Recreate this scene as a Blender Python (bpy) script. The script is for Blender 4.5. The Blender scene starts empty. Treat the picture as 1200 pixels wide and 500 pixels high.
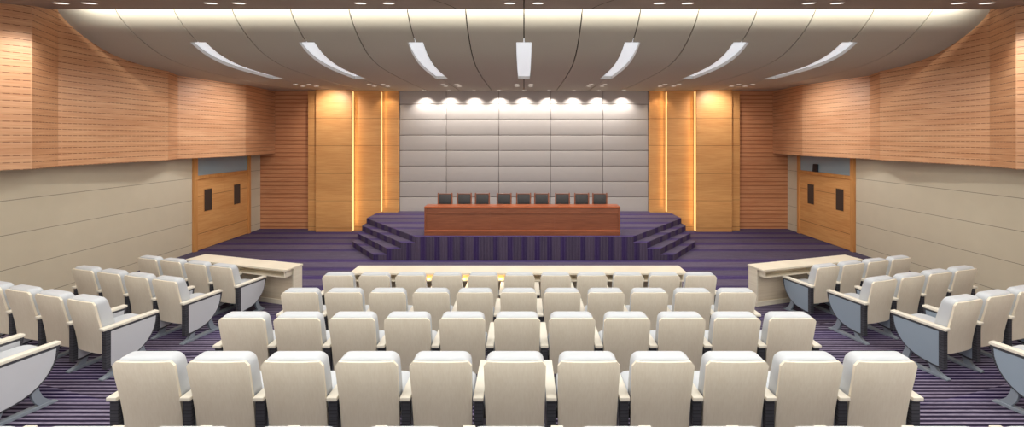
import bpy, bmesh, math, random
from mathutils import Vector, Matrix
random.seed(4)
PI = math.pi
sc = bpy.context.scene
C = sc.collection
F = 500.0; HX, HY, HZ = 614.0, 162.0, 3.19      # focal length in px, principal point, eye height

# ------------------------------------------------------------------ colour / materials
def lin(r, g, b):
    f = lambda c: c/12.92 if c <= 0.04045 else ((c+0.055)/1.055)**2.4
    return (f(r/255), f(g/255), f(b/255), 1)

class NT:
    def __init__(s, name):
        s.m = bpy.data.materials.new(name); s.m.use_nodes = True
        s.n = s.m.node_tree.nodes; s.l = s.m.node_tree.links
        s.b = s.n['Principled BSDF']
    def node(s, t, **kw):
        x = s.n.new(t)
        for k, v in kw.items(): setattr(x, k, v)
        return x
    def link(s, a, b): s.l.new(a, b)
    def val(s, sock, v):
        if hasattr(v, 'is_output') or isinstance(v, bpy.types.NodeSocket): s.link(v, sock)
        else: sock.default_value = v
    def math(s, op, a, b=0.0, c=0.0):
        x = s.node('ShaderNodeMath', operation=op)
        s.val(x.inputs[0], a); s.val(x.inputs[1], b); s.val(x.inputs[2], c)
        return x.outputs[0]
    def mix(s, f, a, b, blend='MIX'):
        x = s.node('ShaderNodeMix', data_type='RGBA', blend_type=blend)
        s.val(x.inputs[0], f); s.val(x.inputs[6], a); s.val(x.inputs[7], b)
        return x.outputs[2]
    def pos(s, world=True):
        if world: o = s.node('ShaderNodeNewGeometry').outputs['Position']
        else: o = s.node('ShaderNodeTexCoord').outputs['Object']
        return o
    def xyz(s, v):
        x = s.node('ShaderNodeSeparateXYZ'); s.link(v, x.inputs[0]); return x.outputs
    def noise(s, v, scale, stretch=(1, 1, 1), detail=3, rough=.5):
        mp = s.node('ShaderNodeMapping'); s.link(v, mp.inputs[0]); mp.inputs['Scale'].default_value = stretch
        x = s.node('ShaderNodeTexNoise'); s.link(mp.outputs[0], x.inputs['Vector'])
        x.inputs['Scale'].default_value = scale; x.inputs['Detail'].default_value = detail
        x.inputs['Roughness'].default_value = rough
        return x.outputs['Fac']
    def ramp(s, f, stops, interp='LINEAR'):
        x = s.node('ShaderNodeValToRGB'); r = x.color_ramp; r.interpolation = interp
        while len(r.elements) < len(stops): r.elements.new(0.5)
        for e, (p, c) in zip(r.elements, stops): e.position = p; e.color = c
        s.link(f, x.inputs[0]); return x.outputs[0]
    def fin(s, col, rough=.6, spec=.3, bump=None, bd=.01, bs=.4):
        s.val(s.b.inputs['Base Color'], col); s.val(s.b.inputs['Roughness'], rough)
        s.b.inputs['Specular IOR Level'].default_value = spec
        if bump is not None:
            b = s.node('ShaderNodeBump'); b.inputs['Distance'].default_value = bd; b.inputs['Strength'].default_value = bs
            s.link(bump, b.inputs['Height']); s.link(b.outputs[0], s.b.inputs['Normal'])
        return s.m

def plain(name, rgb, rough=.5, spec=.4, var=.05, metal=0, world=False, scale=8):
    t = NT(name); n = t.noise(t.pos(world), scale)
    c = lin(*rgb); a = tuple(v*(1-var) for v in c[:3])+(1,); b = tuple(min(1, v*(1+var)) for v in c[:3])+(1,)
    t.b.inputs['Metallic'].default_value = metal
    return t.fin(t.mix(n, a, b), rough, spec)

def emit(name, rgb, strength):
    t = NT(name); c = lin(*rgb)
    n = t.noise(t.pos(True), 3)
    t.val(t.b.inputs['Base Color'], c)
    t.val(t.b.inputs['Emission Color'], t.mix(n, c, tuple(v*.97 for v in c[:3])+(1,)))
    t.b.inputs['Emission Strength'].default_value = strength
    return t.m

def wood(name, light, dark, world=True, axis='H', rough=.45, spec=.35, grooves=None, gw=.006, gcol=(70, 35, 20), scale=1.0, band=None, dashed=False):
    """axis H: grain runs horizontally, V: vertically. grooves: list of z or a period"""
    t = NT(name); p = t.pos(world); X, Y, Z = t.xyz(p)
    st = (1.2, 1.2, 26) if axis == 'H' else (30, 30, 1.2)
    n1 = t.noise(p, 1.5*scale, st, 4, .6)
    n2 = t.noise(p, .7*scale, (1, 1, 5) if axis == 'H' else (6, 6, 1), 2)
    f = t.math('ADD', t.math('MULTIPLY', n1, .65), t.math('MULTIPLY', n2, .35))
    col = t.ramp(f, [(.33, lin(*dark)), (.66, lin(*light))])
    bump = None
    if band:                                    # slat-to-slat tone changes
        k = t.math('FLOOR', t.math('DIVIDE', Z, band))
        w = t.node('ShaderNodeTexWhiteNoise', noise_dimensions='1D'); t.link(k, w.inputs['W'])
        col = t.mix(t.math('MULTIPLY', w.outputs['Value'], .22), col, lin(*dark))
    if grooves is not None:
        if isinstance(grooves, (int, float)):
            fr = t.math('FRACT', t.math('DIVIDE', Z, grooves))
            d = t.math('MULTIPLY', t.math('ABSOLUTE', t.math('SUBTRACT', fr, .5)), grooves)
            g = t.math('LESS_THAN', d, gw)
        else:
            g = None
            for zz in grooves:
                q = t.math('LESS_THAN', t.math('ABSOLUTE', t.math('SUBTRACT', Z, zz)), gw)
                g = q if g is None else t.math('MAXIMUM', g, q)
        if dashed:
            h = t.math('LESS_THAN', t.math('FRACT', t.math('DIVIDE', Y, .09)), .72)
            g = t.math('MULTIPLY', g, t.math('ADD', .35, t.math('MULTIPLY', h, .65)))
        col = t.mix(t.math('MULTIPLY', g, .8), col, lin(*gcol))
        bump = t.math('SUBTRACT', 1, g)
    return t.fin(col, rough, spec, bump, .006, .5)

def carpet():
    t = NT('striped_carpet'); g = t.node('ShaderNodeNewGeometry')
    X, Y, Z = t.xyz(g.outputs['Position']); N = t.xyz(g.outputs['Normal'])
    up = t.math('GREATER_THAN', N[2], .5)
    c = t.math('ADD', t.math('MULTIPLY', up, Y), t.math('MULTIPLY', t.math('SUBTRACT', 1, up), t.math('MULTIPLY', X, 2.0)))
    fr = t.math('FRACT', t.math('DIVIDE', t.math('ADD', c, 4.55*4-9.45), 4.55))
    P = lin(70, 44, 116); P2 = lin(58, 38, 98); G = lin(114, 103, 122); G2 = lin(98, 89, 108)
    st = [(0, G)]
    for i, (ctr, hw) in enumerate(((9.82, .15), (10.47, .14), (11.17, .15), (12.21, .14), (12.95, .15), (13.69, .15))):
        a = (ctr-hw-9.45)/4.55; b = (ctr+hw-9.45)/4.55; e = .006
        gg = G2 if i % 2 else G
        st += [(a-e, gg), (a, P), (b-.02, P2 if i % 2 else P), (b+e, G if i % 2 else G2)]
    col = t.ramp(fr, st)
    # fine pile lines
    cmb = t.node('ShaderNodeCombineXYZ')
    along = t.math('ADD', t.math('MULTIPLY', up, X), t.math('MULTIPLY', t.math('SUBTRACT', 1, up), Z))
    t.link(along, cmb.inputs[0]); t.link(c, cmb.inputs[1])
    nz = t.noise(cmb.outputs[0], 3.0, (.5, 9, 1), 3, .6)
    nf = t.noise(cmb.outputs[0], 40.0, (.35, 1.2, 1), 2, .6)
    s = t.math('SINE', t.math('ADD', t.math('MULTIPLY', c, 2*PI/.062), t.math('MULTIPLY', nz, 2.2)))
    s = t.math('MULTIPLY', t.math('ADD', s, 1), .5)
    s = t.math('POWER', s, 1.6)
    s = t.math('MULTIPLY', s, t.math('ADD', .45, nf))
    dark = t.mix(1.0, col, lin(112, 100, 132), 'MULTIPLY')
    light = t.mix(.6, col, lin(196, 186, 208))
    nearf = t.node('ShaderNodeMapRange'); t.link(Y, nearf.inputs[0])
    nearf.inputs[1].default_value = 6.0; nearf.inputs[2].default_value = 9.5
    nearf.inputs[3].default_value = 1.0; nearf.inputs[4].default_value = .45
    out = t.mix(nearf.outputs[0], col, t.mix(s, dark, light))
    out = t.mix(t.math('MULTIPLY', nz, .9), out, t.mix(1.0, out, lin(170, 160, 180), 'MULTIPLY'))
    out = t.mix(up, t.mix(1.0, out, lin(226, 220, 228), 'MULTIPLY'), out)  # riser shade put into the carpet colour on upright faces
    return t.fin(out, .95, .1, s, .004, .4)

def panelled(name, rgb, zs, gw=.006, gcol=(120, 110, 96)):
    t = NT(name); p = t.pos(True); X, Y, Z = t.xyz(p)
    n = t.noise(p, 3, (1, 1, 1), 2); c = lin(*rgb)
    col = t.mix(n, tuple(v*.95 for v in c[:3])+(1,), tuple(v*1.04 for v in c[:3])+(1,))
    g = None
    for zz in zs:
        q = t.math('LESS_THAN', t.math('ABSOLUTE', t.math('SUBTRACT', Z, zz)), gw)
        g = q if g is None else t.math('MAXIMUM', g, q)
    col = t.mix(t.math('MULTIPLY', g, .8), col, lin(*gcol))
    return t.fin(col, .7, .2)

M = {}
M['carpet'] = carpet()
M['beige'] = panelled('beige_wall_board', (206, 194, 171), (.21, .83, 1.45, 2.07))
M['slat'] = wood('slatted_acoustic_wood', (218, 170, 130), (190, 134, 94), grooves=.118, gw=.0065, gcol=(110, 62, 40), band=.118, dashed=True)
M['slat_back'] = wood('slatted_back_wood', (210, 152, 110), (182, 118, 80), grooves=.145, gw=.02, gcol=(156, 96, 62), band=.145)
M['pilaster'] = wood('honey_wood', (216, 162, 102), (194, 134, 78), grooves=(.13, 1.06, 1.99, 2.94, 3.88), gw=.007, gcol=(120, 72, 34))
M['door'] = wood('door_wood', (222, 168, 108), (200, 138, 80), grooves=(.47, 1.54), gw=.008, gcol=(120, 70, 34))
M['door_frame'] = wood('door_frame_wood', (214, 156, 94), (190, 126, 70), axis='V')
M['ceiling'] = plain('ceiling_taupe_paint', (182, 175, 161), .75, .15, .02, world=True, scale=1.2)
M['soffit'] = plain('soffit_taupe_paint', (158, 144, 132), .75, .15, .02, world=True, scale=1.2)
M['ceiling_gap'] = plain('ceiling_gap_dark', (30, 24, 20), .9, .05)
M['padding'] = plain('padded_fabric', (178, 170, 165), .7, .25, .03, world=True, scale=5)
M['padding_gap'] = plain('padding_gap', (112, 104, 100), .9, .05)
M['shell'] = wood('pale_maple_veneer', (247, 236, 216), (238, 225, 203), world=False, axis='V', rough=.5, spec=.35, scale=1.6)
M['armwood'] = plain('cream_lacquered_wood', (240, 232, 216), .4, .4, .02)
M['cushion'] = plain('pale_grey_leather', (206, 209, 213), .5, .35, .02)
M['charcoal'] = wood('charcoal_ribbed', (84, 84, 90), (60, 60, 66), world=False, axis='H', rough=.5, grooves=.03, gw=.003, gcol=(24, 24, 28))
M['panel_lit'] = plain('grey_panel_lit', (204, 205, 210), .5, .3, .02)  # end-panel grey in its brightly lit tone
M['panel_shaded'] = plain('grey_panel_shaded', (150, 163, 177), .5, .3, .02)  # same end panel, with the right block's shade put into the colour
M['legmetal'] = plain('grey_cast_metal', (142, 150, 160), .45, .4, .03)
M['piping'] = plain('dark_piping', (62, 60, 62), .6, .3, .02)
M['desk'] = wood('whitewashed_desk_wood', (240, 230, 210), (226, 214, 192), world=False, axis='H', rough=.45, scale=1.2)
M['desk_in'] = wood('desk_panel_wood', (226, 210, 186), (208, 190, 164), world=False, axis='H', rough=.5, scale=1.2)
M['redwood'] = wood('polished_red_brown_wood', (152, 90, 60), (118, 64, 40), world=False, axis='H', rough=.3, spec=.5, scale=1.3)
M['redtrim'] = wood('orange_brown_trim_wood', (190, 100, 54), (150, 72, 36), world=False, axis='H', rough=.28, spec=.5, scale=1.3)
M['blackleather'] = plain('black_leather', (62, 60, 60), .45, .4, .06)
M['light_bar'] = emit('light_bar_diffuser', (234, 238, 242), .62)
M['bar_rim'] = plain('white_metal_rim', (206, 204, 200), .4, .4, .02)
M['lamp_disc'] = emit('downlight_disc', (255, 250, 242), 1.6)
M['lamp_rim'] = plain('downlight_rim', (196, 186, 176), .4, .4, .02)
M['led'] = emit('warm_led_strip', (255, 216, 140), 1.0)
M['glass_dark'] = plain('dark_door_glass', (66, 58, 54), .2, .5, .04)
M['transom'] = plain('grey_blue_transom_glass', (150, 170, 180), .12, .6, .05, world=True, scale=.8)
M['metal'] = plain('brushed_steel', (180, 178, 172), .3, .5, .02, metal=.9)
M['black'] = plain('black_plastic', (42, 40, 44), .5, .3, .03)

# ------------------------------------------------------------------ mesh helpers
def link(o, parent=None):
    C.objects.link(o)
    if parent: o.parent = parent
    return o
def obj(name, bm, mat, parent=None, smooth=False, angle=None):
    bmesh.ops.recalc_face_normals(bm, faces=bm.faces)
    me = bpy.data.meshes.new(name)
    if smooth:
        for f in bm.faces: f.smooth = True
        if angle is not None:
            for e in bm.edges:
                if len(e.link_faces) == 2 and e.calc_face_angle(0) > math.radians(angle): e.smooth = False
    bm.to_mesh(me); bm.free()
    me.materials.append(mat)
    return link(bpy.data.objects.new(name, me), parent)
def struct(name, bm, mat, parent=None, **k):
    o = obj(name, bm, mat, parent, **k)
    if not parent: o['kind'] = 'structure'
    return o
def tag(o, label, cat, group=None):
    o['label'] = label; o['category'] = cat
    if group: o['group'] = group
    return o
def thing(name, label, cat, loc=(0, 0, 0), rz=0, group=None):
    o = bpy.data.objects.new(name, None); o.empty_display_size = .1; C.objects.link(o)
    o.location = loc; o.rotation_euler = (0, 0, rz)
    return tag(o, label, cat, group)
def B(): return bmesh.new()
def box(bm, x0, x1, y0, y1, z0, z1, bev=0, seg=2):
    t = bmesh.new(); bmesh.ops.create_cube(t, size=1)
    for v in t.verts:
        v.co = Vector(((x0+x1)/2+v.co.x*(x1-x0), (y0+y1)/2+v.co.y*(y1-y0), (z0+z1)/2+v.co.z*(z1-z0)))
    if bev: bmesh.ops.bevel(t, geom=list(t.edges), offset=bev, segments=seg, affect='EDGES', profile=.5)
    merge(bm, t); return bm
def merge(bm, t):
    me = bpy.data.meshes.new('tmp'); t.to_mesh(me); t.free(); bm.from_mesh(me); bpy.data.meshes.remove(me)
def prism(bm, pts, a, b, axis='x', bev=0):
    """extrude a polygon; axis x: pts are (y,z); axis z: pts are (x,y); axis y: pts are (x,z)"""
    def mk(p, t):
        return {'x': (t, p[0], p[1]), 'y': (p[0], t, p[1]), 'z': (p[0], p[1], t)}[axis]
    t = bmesh.new()
    A = [t.verts.new(mk(p, a)) for p in pts]; Bv = [t.verts.new(mk(p, b)) for p in pts]
    n = len(pts)
    t.faces.new(A); t.faces.new(Bv[::-1])
    for i in range(n): t.faces.new((A[i], A[(i+1) % n], Bv[(i+1) % n], Bv[i]))
    if bev: bmesh.ops.bevel(t, geom=list(t.edges), offset=bev, segments=1, affect='EDGES')
    bmesh.ops.recalc_face_normals(t, faces=t.faces)
    merge(bm, t); return bm
def cyl(bm, x, y, z0, z1, r, seg=20, r2=None):
    t = bmesh.new(); bmesh.ops.create_cone(t, cap_ends=True, segments=seg, radius1=r, radius2=r if r2 is None else r2, depth=z1-z0)
    bmesh.ops.translate(t, vec=(x, y, (z0+z1)/2), verts=t.verts); merge(bm, t); return bm
ORD = ['first', 'second', 'third', 'fourth', 'fifth', 'sixth', 'seventh', 'eighth', 'ninth', 'tenth', 'eleventh']

# ------------------------------------------------------------------ camera
cam = bpy.data.cameras.new('camera'); co = bpy.data.objects.new('camera', cam); C.objects.link(co)
co.location = (0, 0, HZ); co.rotation_euler = (PI/2, 0, 0)
cam.sensor_fit = 'HORIZONTAL'; cam.sensor_width = 36; cam.lens = 36*F/1200
cam.shift_x = -(HX-600)/1200; cam.shift_y = -(250-HY)/1200
cam.clip_start = .05; cam.clip_end = 200
sc.camera = co

# ------------------------------------------------------------------ room shell
W = 9.3; YB = 15.05; YR = -3.0; BEND = 3.6; SL = math.tan(math.radians(16.2))
def tier_edge(yc):
    return [(-W, yc+(W-BEND)*SL), (-BEND, yc), (BEND, yc), (W, yc+(W-BEND)*SL)]
bm = B(); box(bm, -W-.2, W+.2, YR, YB+.2, -.2, 0); struct('floor', bm, M['carpet'])
ROWY = [7.01, 5.815, 4.62, 3.425, 2.265]      # back plane of centre rows, front to back
RISE = .153
for k in range(1, 6):
    yc = 6.62-(k-1)*1.195
    e = tier_edge(yc)
    pts = [(-W, YR)]+e+[(W, YR)]
    bm = B(); prism(bm, pts, (k-1)*RISE, k*RISE, 'z'); struct('floor_tier', bm, M['carpet'])
bm = B(); box(bm, -W-.15, -W, YR, YB+.15, 0, 6.3); struct('wall_left', bm, M['beige'])
bm = B(); box(bm, W, W+.15, YR, YB+.15, 0, 6.3); struct('wall_right', bm, M['beige'])
bm = B(); box(bm, -W, W, YB, YB+.15, 0, 6.3); struct('wall_back', bm, M['slat_back'])

# upper slatted acoustic panels, folded in plan
ZP0 = 2.65
fold = [(-9.1, -3.0), (-8.75, -.4), (-9.05, .3), (-8.7, 2.9), (-9.02, 3.6), (-8.75, 5.6), (-9.12, 6.8), (-8.6, 7.46), (-8.96, 8.21), (-8.76, 10.5), (-9.0, 11.1), (-8.55, 13.1), (-8.78, YB)]
for side, nm in ((1, 'wall_left_upper'), (-1, 'wall_right_upper')):
    pts = [(side*x, y) for x, y in fold]+[(side*-W, YB), (side*-W, -3.0)]
    bm = B(); prism(bm, pts, ZP0, 6.2, 'z'); struct(nm, bm, M['slat'])

# curved ceiling with open joints
prof = [(7.98, 6.2), (8.04, 5.98), (8.16, 5.70), (8.36, 5.46), (8.62, 5.27), (8.9, 5.12), (9.2, 5.00), (9.6, 4.91), (10.1, 4.855), (10.8, 4.83), (11.7, 4.82), (13.0, 4.825), (14.2, 4.84), (YB, 4.85)]
def smooth_prof(p, n=4):
    out = []
    for i in range(len(p)-1):
        p0 = p[max(i-1, 0)]; p1 = p[i]; p2 = p[i+1]; p3 = p[min(i+2, len(p)-1)]
        for j in range(n):
            t = j/n
            out.append(tuple(.5*((2*p1[a])+(-p0[a]+p2[a])*t+(2*p0[a]-5*p1[a]+4*p2[a]-p3[a])*t*t+(-p0[a]+3*p1[a]-3*p2[a]+p3[a])*t**3) for a in (0, 1)))
    out.append(p[-1]); return out
PR = smooth_prof(prof)
def zc(y):
    for a, b in zip(PR, PR[1:]):
        if a[0] <= y <= b[0]: return a[1]+(b[1]-a[1])*(y-a[0])/(b[0]-a[0])
    return PR[-1][1]
def offs(pr, d):
    out = []
    for i, p in enumerate(pr):
        a = pr[max(i-1, 0)]; b = pr[min(i+1, len(pr)-1)]
        v = Vector((b[0]-a[0], b[1]-a[1])).normalized()
        out.append((p[0]+d*-v.y*-1*-1, p[1]+d*v.x))
    return out
SE = 1.12
bm = B(); edges = [-W]+[SE*k for k in range(-7, 8)]+[W]
up = [(p[0]-.0, p[1]) for p in offs(PR, .03)]
BY0, BY1, BW = 8.80, 11.7, .165
def cutprof(y0, y1):
    q = [(y0, zc(y0))]+[p for p in PR if y0+.004 < p[0] < y1-.004]+[(y1, zc(y1))]
    u = offs(PR, .03)
    up_ = offs(q, .03); up_[0] = (q[0][0], up_[0][1]) if q[0][0] > 8 else up_[0]; up_[-1] = (q[-1][0], up_[-1][1])
    return q+up_[::-1]
for i_, (a, b) in enumerate(zip(edges, edges[1:])):
    g = .011
    ka = i_-8; kb = i_-7                        # joint index either side
    xa = a+(g if a > -W else 0); xb = b-(g if b < W else 0)
    ra = ka % 2 == 0 and abs(ka) <= 6 and i_ > 0; rb = kb % 2 == 0 and abs(kb) <= 6
    prism(bm, cutprof(PR[0][0], BY0), xa, xb, 'x'); prism(bm, cutprof(BY1, PR[-1][0]), xa, xb, 'x')
    prism(bm, cutprof(BY0, BY1), (a*.99+ .011*0+BW+(a-a*.99)) if ra else xa, (b-BW) if rb else xb, 'x')
struct('ceiling', bm, M['ceiling'], smooth=True, angle=35)
up2 = offs(PR, .16)
bm = B(); prism(bm, [(y, z) for y, z in offs(PR, .13)]+up2[::-1], -W, W, 'x'); struct('ceiling_backing', bm, M['ceiling_gap'])
# near soffit rising to the cove lip
YL, ZL, SM = 8.0, 5.606, .18
zs = lambda y: ZL-SM*(YL-y)
bm = B()
for a, b in ((-W, -.01), (.01, W)):
    prism(bm, [(YL, ZL), (YL, ZL+.05), (YL-.06, ZL+.06), (5.2, zs(5.2)+.08), (YR, zs(5.2)+.08), (YR, zs(5.2)), (5.2, zs(5.2))], a, b, 'x')
struct('ceiling_soffit', bm, M['soffit'])
bm = B(); box(bm, -.03, .03, YR, 5.2, zs(5.2)+.02, zs(5.2)+.1); prism(bm, [(5.2, zs(5.2)+.02), (YL-.01, ZL+.02), (YL-.01, ZL+.045), (5.2, zs(5.2)+.1)], -.03, .03, 'x')
struct('trim_1', bm, M['ceiling_gap'])
bm = B()
for s in (-1, 1):
    pts = [(1.25, 7.98), (1.27, 7.6), (1.33, 7.2), (1.42, 6.8), (1.55, 6.3)]
    for (xa, ya), (xb, yb) in zip(pts, pts[1:]):
        t = bmesh.new()
        vs = [t.verts.new((s*(x+dx), y, zs(y)-.003)) for x, y, dx in ((xa, ya, -.008), (xa, ya, .008), (xb, yb, .008), (xb, yb, -.008))]
        t.faces.new(vs); merge(bm, t)
struct('trim_2', bm, M['ceiling_gap'])
bm = B(); box(bm, -W, W, 6.8, 8.05, 6.2, 6.3); struct('ceiling_cove_top', bm, M['ceiling'])

# padded wall behind the stage: pillowed boards with gaps
def pillow(bm, x0, x1, z0, z1, yb, d=.035, r=.02):
    t = bmesh.new(); bmesh.ops.create_cube(t, size=1)
    for v in t.verts: v.co = Vector(((x0+x1)/2+v.co.x*(x1-x0), yb-d/2+v.co.y*d, (z0+z1)/2+v.co.z*(z1-z0)))
    ed = [e for e in t.edges if all(v.co.y < yb-d*.9 for v in e.verts)]
    bmesh.ops.bevel(t, geom=ed, offset=r, segments=4, affect='EDGES', profile=.5)
    merge(bm, t)
xs = [-4.38, -2.73, -.885, .94, 2.78, 4.38]
zsm = [.585+.543*k for k in range(8)]+[4.86]
bm = B(); box(bm, -4.38, 4.38, YB-.012, YB-.002, .585, 4.86); struct('trim_3', bm, M['padding_gap'])
bm = B()
for i in range(5):
    for j in range(8):
        pillow(bm, xs[i]+.006, xs[i+1]-.006, max(zsm[j], .6)+.007, zsm[j+1]-.007, YB-.012)
struct('wall_back_padding', bm, M['padding'], smooth=True, angle=50)

# honey wood pilasters either side with glowing edges
for s, side in ((-1, 'left'), (1, 'right')):
    bm = B()
    for x0, x1, yf in ((-7.49, -7.12, 14.8), (-7.11, -5.89, 14.57), (-5.88, -4.96, 14.77), (-4.95, -4.385, 14.93)):
        box(bm, *sorted((-s*x0, -s*x1)), yf, YB-.001, 0, 4.86, .004, 1)
    struct('wall_back_pilasters_'+side, bm, M['pilaster'])
    bm = B()
    for x, ya, yb in ((-5.888, 14.62, 14.76), (-4.958, 14.80, 14.92)):
        X = -s*x; box(bm, X-.006*1 if s < 0 else X-.006, X+.006, ya, yb, .02 if abs(x) > 5.1 else .64, 4.8)
    o = struct('trim_light_strip_'+side, bm, M['led'])

# doors
def door(n, s):
    # local: s=-1 left wall, s=+1 right wall
    y0, y1 = 11.95, 14.40
    xw = s*W; inn = -s
    def sx(a, b): return sorted((xw+inn*a, xw+inn*b))
    root = bpy.data.objects.new('door_%d' % n, None); root['kind'] = 'structure'; C.objects.link(root)
    bm = B()
    for ya, yb in ((y0, y0+.11), (y1-.11, y1)): box(bm, *sx(.002, .09), ya, yb, 0, 2.66, .006)
    box(bm, *sx(.002, .085), y0+.11, y1-.11, 2.03, 2.13, .006)
    f = obj('door_frame', bm, M['door_frame'], root)
    ym = (y0+y1)/2
    for a, b, hy, wy in ((y0+.113, ym-.003, ym-.08, (y0+.113+ym)/2-.13), (ym+.003, y1-.113, ym+.08, (ym+y1-.113)/2+.02)):
        bm = B(); box(bm, *sx(.004, .05), a, b, .012, 2.027, .004)
        lf = obj('door_leaf', bm, M['door'], root)
        bm = B(); box(bm, *sx(.051, .056), wy-.17, wy+.17, 1.06, 1.73)
        fr = obj('window_surround', bm, M['door_frame'], lf)
        bm = B(); box(bm, *sx(.0565, .06), wy-.15, wy+.15, 1.08, 1.71, .002, 1)
        obj('window_pane', bm, M['glass_dark'], lf)
    bm = B(); box(bm, *sx(.004, .03), y0+.11, y1-.11, 2.13, 2.66); obj('transom_pane', bm, M['transom'], root)
door(1, -1); door(2, 1)
bm = B(); prism(bm, [(9.2, 2.131), (9.27, 2.131), (9.27, 2.36), (9.24, 2.38), (9.215, 2.36)], 13.42, 13.62, 'y', .006)
tag(obj('dark_box', bm, M['black']), 'small black box on the ledge of the right doorway under the blue pane', 'dark_object')  # unidentified small dark shape, built as a plain box

# ------------------------------------------------------------------ stage
ZS = .63; YF = 11.15
def stage_pts(k):           # k=0 top .. 3 lowest step
    o = .365*k; xs_ = 5.05
    a = (-xs_, 13.68-.37*k); b = (-2.84-o, YF)
    bx_ = (2.84+o-.0, YF); ax = (xs_, 13.68-.37*k)
    return [(-xs_, YB-.13), a, b, bx_, ax, (xs_, YB-.13)]
t = thing('stage', 'carpeted low stage with purple and grey striped front', 'stage')
bm = B(); p = stage_pts(0); p[0] = (-4.9, YB-.125); p[-1] = (4.9, YB-.125)
p = [(-5.05, 14.55)]+p[1:-1]+[(5.05, 14.55), (4.95, 14.56), (4.95, 14.76), (4.37, 14.76), (4.37, YB-.065), (-4.37, YB-.065), (-4.37, 14.76), (-4.95, 14.76), (-4.95, 14.56)]
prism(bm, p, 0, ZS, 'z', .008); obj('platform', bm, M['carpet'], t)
for s in (-1, 1):
    for k in (1, 2, 3):
        pa = (5.05, 13.68-.37*(k-1)); pb = (2.84+.365*(k-1), YF)
        pc = (2.84+.365*k, YF); pd = (5.05, 13.68-.37*k)
        e = .001
        pts = [(s*x, y) for x, y in (pa, (pb[0]+.0, pb[1]), pc, pd)]
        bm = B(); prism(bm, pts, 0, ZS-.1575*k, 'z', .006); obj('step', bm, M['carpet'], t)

# presidium table
def table():
    x0, x1, y0, y1, z = -2.63, 2.54, 11.24, 11.66, ZS
    t = thing('conference_table', 'long red-brown wooden conference table on the stage', 'table', ((x0+x1)/2, y0, z))
    h = (x1-x0)/2
    bm = B(); box(bm, -h, h, 0, .42, .725, .765, .008); obj('tabletop', bm, M['redtrim'], t)
    bm = B(); box(bm, -h+.03, h-.03, .03, .06, .02, .724)
    for a in (-h/3, h/3): box(bm, a-.01, a+.01, .022, .03, .14, .62)
    box(bm, -h+.03, h-.03, .018, .03, .60, .724, .004); box(bm, -h+.03, h-.03, .012, .03, .57, .60, .005)
    obj('front_panel', bm, M['redwood'], t)
    bm = B(); box(bm, -h+.01, h-.01, .0, .05, .0, .10, .006); obj('plinth', bm, M['redwood'], t)
    bm = B(); box(bm, -h+.005, h-.005, -.006, .045, .10, .135, .01); obj('moulding', bm, M['redtrim'], t)
    for s in (-1, 1):
        bm = B(); box(bm, *sorted((s*(h-.002), s*(h-.05))), .008, .40, .0, .724, .006); obj('side_panel', bm, M['redwood'], t)
table()

# ------------------------------------------------------------------ copying
def dup(root, loc, rz, label=None):
    r = root.copy(); C.objects.link(r); r.location = loc; r.rotation_euler = (0, 0, rz)
    if label: r['label'] = label
    for ch in list(root.children):
        c = ch.copy(); C.objects.link(c); c.parent = r
        for g in list(ch.children):
            d = g.copy(); C.objects.link(d); d.parent = c
    return r

def stage_chair():
    t = thing('stage_chair', 'x', 'chair', group='wooden chairs behind the conference table')
    bm = B(); prism(bm, [(-.21, .43), (.21, .43), (.24, .47), (.24, .48), (-.24, .48), (-.24, .47)], -.0, .40, 'y', .01); obj('seat', bm, M['blackleather'], t)
    bm = B(); box(bm, -.175, .175, -.035, -.005, .60, .985, .015); obj('backrest', bm, M['blackleather'], t, smooth=True, angle=40)
    bm = B()
    for s in (-1, 1):
        box(bm, *sorted((s*.178, s*.212)), -.04, 0, .48, 1.0, .006)
        t2 = B(); cyl(t2, s*.195, -.02, 1.0, 1.025, .02, 10, .012); merge(bm, t2)
    box(bm, -.178, .178, -.036, -.008, .985, 1.005, .005); box(bm, -.178, .178, -.034, -.006, .57, .598, .005)
    obj('back_frame', bm, M['redwood'], t)
    for sx_ in (-1, 1):
        for y in (-.02, .36):
            bm = B(); prism(bm, [(sx_*.21-.02, .43), (sx_*.21+.02, .43), (sx_*.21+.014, 0), (sx_*.21-.014, 0)], y-.02, y+.02, 'y', .003); obj('leg', bm, M['redwood'], t)
    for s in (-1, 1):
        bm = B(); box(bm, *sorted((s*.2, s*.245)), .0, .36, .64, .665, .008); box(bm, *sorted((s*.21, s*.235)), .30, .33, .48, .64, .004); obj('armrest', bm, M['redwood'], t)
    return t
sch = stage_chair(); first = True
for i, px in enumerate((521.5, 544, 565.2, 590.8, 613.6, 634.8, 659.2, 681.8, 703)):
    loc = ((px-HX)*12.02/F, 12.02, ZS)
    lab = 'dark-backed wooden armchair behind the conference table, %s from left of nine' % ORD[i]
    if first: sch.location = loc; sch.rotation_euler = (0, 0, PI); sch['label'] = lab; first = False
    else: dup(sch, loc, PI, lab)

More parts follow.
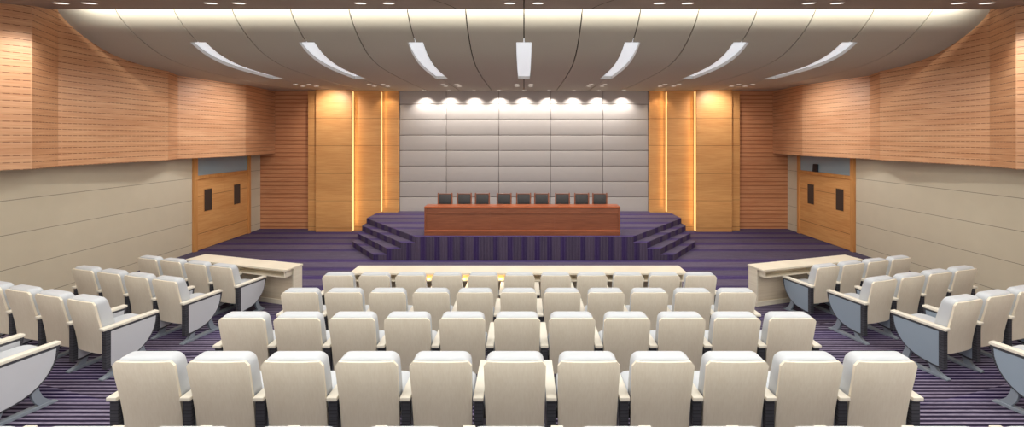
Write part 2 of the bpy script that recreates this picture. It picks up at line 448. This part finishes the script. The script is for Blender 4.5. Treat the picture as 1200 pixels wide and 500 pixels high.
# ------------------------------------------------------------------ auditorium chairs
SP = [(0, .93), (.012, .86), (.032, .76), (.055, .66), (.075, .56), (.092, .46), (.105, .36), (.112, .27)]
def lean(z):
    pts = SP
    if z >= pts[0][1]: return pts[0][0]
    for a, b in zip(pts, pts[1:]):
        if b[1] <= z <= a[1]: return a[0]+(b[0]-a[0])*(a[1]-z)/(a[1]-b[1])
    return pts[-1][0]
def bm_shell():
    bm = B(); rows = []
    zl = [.93, .925, .915, .895, .86, .80, .74, .66, .58, .50, .42, .34, .29, .27]
    for z in zl:
        w = .2525-.012*(1-(z-.27)/.66)
        if z > .895: w = .2525-.03*((z-.895)/.035)
        if z < .29: w -= .015
        rows.append((z, w))
    nx = 8; th = .022; grid = {}
    for side in (0, 1):
        for j, (z, w) in enumerate(rows):
            for i in range(nx+1):
                u = -1+2*i/nx
                y = lean(z)+.012*(u*u)*1.0+side*th
                grid[side, j, i] = bm.verts.new((u*w, y, z))
    n = len(rows)
    for side in (0, 1):
        for j in range(n-1):
            for i in range(nx):
                bm.faces.new((grid[side, j, i], grid[side, j, i+1], grid[side, j+1, i+1], grid[side, j+1, i]))
    for j in range(n-1):
        for i in (0, nx): bm.faces.new((grid[0, j, i], grid[0, j+1, i], grid[1, j+1, i], grid[1, j, i]))
    for i in range(nx):
        for j in (0, n-1): bm.faces.new((grid[0, j, i], grid[0, j, i+1], grid[1, j, i+1], grid[1, j, i]))
    ed = [e for e in bm.edges if len(e.link_faces) == 2 and e.calc_face_angle(0) > 1.2]
    bmesh.ops.bevel(bm, geom=ed, offset=.004, segments=2, affect='EDGES', profile=.5)
    return bm
def bm_back_cushion():
    t = B(); w, z0, z1, d = .2375, .42, .957, .135
    bmesh.ops.create_cube(t, size=1)
    for v in t.verts: v.co = Vector((v.co.x*2*w, d/2+v.co.y*d, (z0+z1)/2+v.co.z*(z1-z0)))
    ed = [e for e in t.edges if abs(e.verts[0].co.x-e.verts[1].co.x) < 1e-4 and abs(e.verts[0].co.z-e.verts[1].co.z) < 1e-4]
    bmesh.ops.bevel(t, geom=ed, offset=.07, segments=5, affect='EDGES', profile=.5)
    ed = [e for e in t.edges if len(e.link_faces) == 2 and e.calc_face_angle(0) > 1.2]
    bmesh.ops.bevel(t, geom=ed, offset=.03, segments=4, affect='EDGES', profile=.5)
    for k in range(1, 6):
        g = list(t.verts)+list(t.edges)+list(t.faces)
        bmesh.ops.bisect_plane(t, geom=g, plane_co=(0, 0, z0+(z1-z0)*k/6), plane_no=(0, 0, 1))
    for v in t.verts:
        f = v.co.y/d
        bulge = .02*math.sin(PI*min(1, max(0, (v.co.z-z0)/(z1-z0))))*(1 if f > .6 else 0)
        v.co.y += lean(v.co.z)+.026+bulge
    return t
def bm_seat_cushion():
    t = B(); x, y0, y1, z0, z1 = .235, .19, .66, .405, .52
    bmesh.ops.create_cube(t, size=1)
    for v in t.verts: v.co = Vector((v.co.x*2*x, (y0+y1)/2+v.co.y*(y1-y0), (z0+z1)/2+v.co.z*(z1-z0)))
    ed = [e for e in t.edges if abs(e.verts[0].co.x-e.verts[1].co.x) < 1e-4 and abs(e.verts[0].co.y-e.verts[1].co.y) < 1e-4 and e.verts[0].co.y > .5]
    bmesh.ops.bevel(t, geom=ed, offset=.10, segments=6, affect='EDGES', profile=.5)
    ed = [e for e in t.edges if len(e.link_faces) == 2 and e.calc_face_angle(0) > 1.2]
    bmesh.ops.bevel(t, geom=ed, offset=.028, segments=3, affect='EDGES', profile=.5)
    return t
def outline_u(x, y0, y1, r, n=6):
    pts = [(-x, y0), (x, y0)]
    for k in range(n+1):
        a = PI/2*k/n; pts.append((x-r+r*math.cos(a), y1-r+r*math.sin(a)))
    for k in range(n+1):
        a = PI/2+PI/2*k/n; pts.append((-x+r+r*math.cos(a), y1-r+r*math.sin(a)))
    return pts
# D-shaped side panel profile (y,z)
def dprof(s=0.0):
    pts = [(.085+s, .58-s), (.655-s*1.4, .58-s)]
    for k in range(1, 9):
        a = PI/2*k/9
        pts.append((.165+s+(.48-s*2)*math.cos(a)**.85, .577-s-(.455-s*2)*math.sin(a)))
    pts.append((.165+s, .115+s)); pts.append((.085+s, .115+s))
    if s: pts = [(max(y, .135), z) for y, z in pts]
    return pts
def bm_leg(x):
    bm = B()
    h = .2
    # rear curved leg, front curved leg, foot bar (y,z)
    rear = [(.10, 0.03), (.15, .06), (.185, .11), (.20, .19), (.26, .19), (.25, .12), (.23, .07), (.22, .03)]
    front = [(.44, .25), (.49, .28), (.50, .18), (.53, .10), (.60, .03), (.50, .03), (.465, .08), (.445, .15)]
    prism(bm, rear, x-.022, x+.022, 'x', .003); prism(bm, front, x-.022, x+.022, 'x', .003)
    prism(bm, [(.05, 0), (.05, .015), (.12, .035), (.56, .035), (.64, .012), (.64, 0)], x-.035, x+.035, 'x', .003)
    return bm
def make_chair(kind, panel, both):
    t = thing('auditorium_chair', 'x', 'chair')
    obj('back_shell', bm_shell(), M['shell'], t, smooth=True, angle=40)
    obj('back_cushion', bm_back_cushion(), M['cushion'], t, smooth=True)
    sc_ = obj('seat_cushion', bm_seat_cushion(), M['cushion'], t, smooth=True)
    bm = B(); prism(bm, outline_u(.2395, .19, .666, .10), .466, .476, 'z'); obj('piping', bm, M['piping'], sc_)
    bm = B(); prism(bm, outline_u(.225, .15, .645, .09), .372, .404, 'z', .006); box(bm, -.21, .21, .13, .5, .33, .372, .01); obj('seat_pan', bm, M['shell'], t)
    for s in ((-1, 1) if both else (-1,)):
        x = s*.3
        bm = B(); box(bm, x-.0425, x+.0425, .06, .66, .582, .614, .005, 2); obj('armrest', bm, M['armwood'], t, smooth=True, angle=40)
        bm = B(); prism(bm, dprof(), x-.036, x+.036, 'x', .004); obj('arm_support', bm, M['charcoal'], t)
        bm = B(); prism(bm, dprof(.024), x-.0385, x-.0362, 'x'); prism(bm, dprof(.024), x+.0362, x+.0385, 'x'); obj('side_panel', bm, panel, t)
        obj('leg', bm_leg(x), M['legmetal'], t)
        bm = B(); box(bm, *sorted((x-s*.036, x-s*.075)), .19, .33, .36, .43, .006); obj('hinge', bm, M['charcoal'], t)
    return t
protos = {}
def place(kind, x, y, z, rz, label, group):
    if kind not in protos:
        p = make_chair(kind, M['panel_shaded'] if kind[0] == 'blue' else M['panel_lit'], kind[1])  # blue kind takes the panel tone with painted-in shade
        p.location = (x, y, z); p.rotation_euler = (0, 0, rz); p['label'] = label; p['group'] = group
        protos[kind] = p; return p
    p = dup(protos[kind], (x, y, z), rz, label); p['group'] = group; return p
XC = -.074
rown = ['front', 'second', 'third', 'fourth', 'nearest']
for r, y in enumerate(ROWY):
    z = RISE*r
    for i in range(11):
        lab = 'cream-backed theatre seat, %s from left in the %s row of the centre block' % (ORD[i], rown[r])
        place(('light', i == 10), XC+(i-5)*.6, y, z, 0, lab, 'theatre seats of the centre block')
TH = math.radians(16.5); SPITCH = .61
rown2 = ['front', 'second', 'third', 'nearest']
for s, side in ((-1, 'left'), (1, 'right')):
    for r, y in enumerate((7.48, 6.31, 5.115, 3.92)):
        n = 2 if r == 3 else 4
        for i in range(n):
            x = s*(5.345+i*SPITCH*math.cos(TH))+(.02 if s > 0 else 0); yy = y+i*SPITCH*math.sin(TH)
            pos = ('aisle-end' if i == 0 else ORD[i]+' from aisle')
            lab = 'angled %s theatre seat, %s, %s row of %s block' % (('grey-sided' if s < 0 else 'grey-sided, shade-toned'), pos, rown2[r], side)
            both = (i == 0) if s < 0 else (i == n-1)
            place((('light' if s < 0 else 'blue'), both), x, yy, RISE*r, s*TH, lab, 'theatre seats of the %s block' % side)  # 'blue' is the same grey end panel with shade put into the colour

# ------------------------------------------------------------------ audience desks
def desk(label, loc, rz, L, group, y0=0.0):
    """local: x along length centred, y=0 near (seat) edge, +y away; depth .46"""
    t = thing('audience_desk', label, 'desk', loc, rz, group)
    h = L/2; D = .46
    bm = B(); box(bm, -h, h, y0, D, .715, .75, .005); obj('tabletop', bm, M['desk'], t)
    for s in (-1, 1):
        bm = B(); box(bm, *sorted((s*(h-.012), s*(h-.045))), .24, D-.01, 0, .714, .003, 1); obj('end_panel', bm, M['desk'], t)
    bm = B(); box(bm, -h+.046, h-.046, .27, .29, .09, .714); obj('modesty_panel', bm, M['desk_in'], t)
    bm = B(); box(bm, -h+.046, h-.046, .25, .30, .0, .089, .003, 1); obj('plinth', bm, M['desk'], t)
    bm = B(); box(bm, -h+.046, h-.046, .43, .448, .0, .714); obj('front_panel', bm, M['desk'], t)
    bm = B(); xa, xb, ya, yb = -h+.06, h-.06, y0+.03, .268
    box(bm, xa, xb, ya, yb, .585, .605, .002, 1)
    for a, b in ((xa, xa+.02), (xb-.02, xb)): box(bm, a, b, ya, yb, .605, .70, .002, 1)
    nd = max(2, round(L/1.2))
    for k in range(1, nd):
        xx = xa+(xb-xa)*k/nd; box(bm, xx-.009, xx+.009, ya+.01, yb, .605, .70, .002, 1)
    obj('shelf', bm, M['desk'], t)
    return t
desk('long whitewashed desk in front of the centre seats', (-.10, 7.735, 0), 0, 6.14, 'audience desks')
# side desks: far inner corner A, far outer corner B (plan)
for s, side, A_, B_ in ((-1, 'left', Vector((-4.30, 8.31)), Vector((-6.72, 9.01))), (1, 'right', Vector((4.335, 8.28)), Vector((6.74, 8.965)))):
    L = (B_-A_).length; d = (B_-A_).normalized(); ang = math.atan2(d.y*s, d.x*s)
    nrm = Vector((math.sin(ang), -math.cos(ang)))           # toward the seats
    mid = (A_+B_)/2+nrm*.46
    desk('whitewashed desk angled in front of the %s seat block' % side, (mid.x, mid.y, 0), ang, L, 'audience desks', .05 if s < 0 else .075)

# ------------------------------------------------------------------ ceiling fittings
def dprofile(y0, y1, d0, d1, n=24):
    ys = [y0+(y1-y0)*k/n for k in range(n+1)]
    return [(y, zc(y)-d0) for y in ys]+[(y, zc(y)-d1) for y in ys][::-1]
for i, k in enumerate((-6, -4, -2, 0, 2, 4, 6)):
    x = k*SE; ya, yb = BY0, BY1
    t = thing('ceiling_light_bar', 'white curved light bar on the ceiling, %s from left' % ORD[i], 'ceiling light', (x, ya, zc(ya)), 0, 'curved ceiling light bars')
    sh = lambda pts: [(a-ya, b-zc(ya)) for a, b in pts]
    bm = B(); prism(bm, sh(dprofile(ya+.004, yb-.004, -.075, -.085)), -.158, .158, 'x'); obj('diffuser', bm, M['light_bar'], t)
    bm = B()
    for a, b in ((-.163, -.158), (.158, .163)): prism(bm, sh(dprofile(ya+.002, yb-.002, .003, -.09)), a, b, 'x')
    prism(bm, sh(dprofile(yb-.012, yb-.002, .003, -.09, 2)), -.158, .158, 'x')
    obj('housing', bm, M['bar_rim'], t)

def disc_lamp(name, x, y, z, r, label, group, tilt=0):
    t = thing(name, label, 'downlight', (x, y, z), 0, group)
    t.rotation_euler = (tilt, 0, 0)
    return t
dproto = {}
def downlight(kind, x, y, z, r, label, group, tilt=0):
    if kind not in dproto:
        t = thing('downlight', label, 'downlight', (x, y, z), 0, group); t.rotation_euler = (tilt, 0, 0)
        sq = 1 if kind == 'big' else .42
        bm = B(); cyl(bm, 0, 0, -.008, -.004, r*.86, 24)
        for v in bm.verts: v.co.y *= sq
        obj('lens', bm, M['lamp_disc'], t)
        bm = B(); n = 24
        vs = [[bm.verts.new((rr*math.cos(2*PI*k/n), sq*rr*math.sin(2*PI*k/n), zz)) for k in range(n)] for rr, zz in ((r, -.002), (r, -.008), (r*.88, -.010), (r*.86, -.003))]
        for q in range(4):
            for k in range(n):
                bm.faces.new((vs[q][k], vs[q][(k+1) % n], vs[(q+1) % 4][(k+1) % n], vs[(q+1) % 4][k]))
        obj('rim', bm, M['lamp_rim'], t)
        dproto[kind] = t; return t
    t = dup(dproto[kind], (x, y, z), 0, label); t.rotation_euler = (tilt, 0, 0); t['group'] = group; return t
# near soffit pairs
yy = 7.11
for i in range(7):
    xc = (i-3)*175.3*yy/F
    for q, s in enumerate((-1, 1)):
        downlight('big', xc+s*16.5*yy/F, yy, zs(yy), .105, 'bright downlight in the near soffit, %s of the %s pair from left' % (('left', 'right')[q], ORD[i]), 'downlights in the near soffit', math.atan(SM))
# groups of four
for i in range(7):
    xc = (i-3)*2.235
    for q, s in enumerate((-1, 1)):
        for p_, y in enumerate((12.9, 13.35)):
            downlight('small', xc+s*.21, y, zc(y), .088, 'small ceiling downlight, %s %s of the %s cluster of four from left' % (('near', 'far')[p_], ('left', 'right')[q], ORD[i]), 'clustered ceiling downlights')
for i in range(9):
    x = (i-4)*.862
    downlight('small', x, 14.72, zc(14.72), .088, 'small downlight just before the padded wall, %s from left of nine' % ORD[i], 'downlights washing the padded wall')

# ------------------------------------------------------------------ lights
def area(name, loc, rot, sx_, sy_, power, col=(1, 1, 1), spread=PI):
    l = bpy.data.lights.new(name, 'AREA'); l.shape = 'RECTANGLE'; l.size = sx_; l.size_y = sy_; l.energy = power; l.color = col; l.spread = spread
    o = bpy.data.objects.new(name, l); C.objects.link(o); o.location = loc; o.rotation_euler = rot; return o
def spot(name, loc, target, power, size, blend=.5, col=(1, 1, 1), rad=.04):
    l = bpy.data.lights.new(name, 'SPOT'); l.energy = power; l.spot_size = math.radians(size); l.spot_blend = blend; l.color = col; l.shadow_soft_size = rad
    o = bpy.data.objects.new(name, l); C.objects.link(o); o.location = loc
    d = Vector(target)-Vector(loc); o.rotation_euler = d.to_track_quat('-Z', 'Y').to_euler(); return o
WARM = (1, .96, .9)
for i in range(9):
    x = (i-4)*.862
    spot('wall_wash_lamp', (x, 14.71, 4.80), (x, 14.80, 3.0), 105, 118, .8, WARM, .03)
for s in (-1, 1):
    spot('pilaster_lamp', (s*6.5, 13.7, 4.79), (s*6.5, 14.5, 4.0), 130, 112, 1.0, (1, .95, .88), .05)
    spot('pilaster_lamp', (s*4.7, 14.5, 4.8), (s*4.7, 14.9, 3.4), 22, 100, .6, (1, .8, .55), .05)
    spot('side_panel_lamp', (s*7.1, 12.0, 4.74), (s*8.75, 12.1, 3.6), 150, 95, 1.0, (.96, .97, 1), .1)
    spot('side_panel_lamp', (s*7.9, 6.9, 5.2), (s*8.8, 7.25, 4.1), 130, 80, 1.0, (1, .98, .93), .1)
    area('led_glow', (s*5.86, 14.66, 2.4), (0, PI/2*s, 0), 4.4, .05, 6, (1, .62, .22))
    area('led_glow', (s*4.88, 14.86, 2.8), (0, PI/2*s, 0), 4.0, .04, 3.5, (1, .62, .22))
# cove strip hidden above the soffit lip, washing the curved ceiling
area('cove_strip', (0, 7.72, 5.86), (math.radians(82), 0, 0), 16.8, .08, 330, (1, .99, .91), math.radians(125))
# light bars
for k in (-6, -4, -2, 0, 2, 4, 6):
    area('bar_lamp', (k*SE, 10.2, 4.72), (0, 0, 0), 0.3, 2.8, 62, (.995, .995, .955))
# unseen fill panels added over the seats to brighten them
for x in (-6.2, -2.1, 2.1, 6.2):
    for y in (1.5, 4.4):
        area('seating_fill', (x, y, 4.95), (0, 0, 0), 3.0, 1.6, 76, (.995, .995, .95))
for x in (-1.75, -1.1, -.43):
    l = bpy.data.lights.new('under_desk_lamp', 'POINT'); l.energy = 1.0; l.color = (1, .58, .2); l.shadow_soft_size = .02
    o = bpy.data.objects.new('under_desk_lamp', l); C.objects.link(o); o.location = (x, 7.86, .655)

w = bpy.data.worlds.new('room_ambient'); sc.world = w; w.use_nodes = True
bg = w.node_tree.nodes['Background']; bg.inputs[0].default_value = (.99, .995, .955, 1); bg.inputs[1].default_value = 1.9

sc.view_settings.view_transform = 'Standard'
sc.view_settings.look = 'None'
sc.cycles.use_denoising = True
sc.cycles.max_bounces = 6; sc.cycles.diffuse_bounces = 4
sc.cycles.sample_clamp_indirect = 4
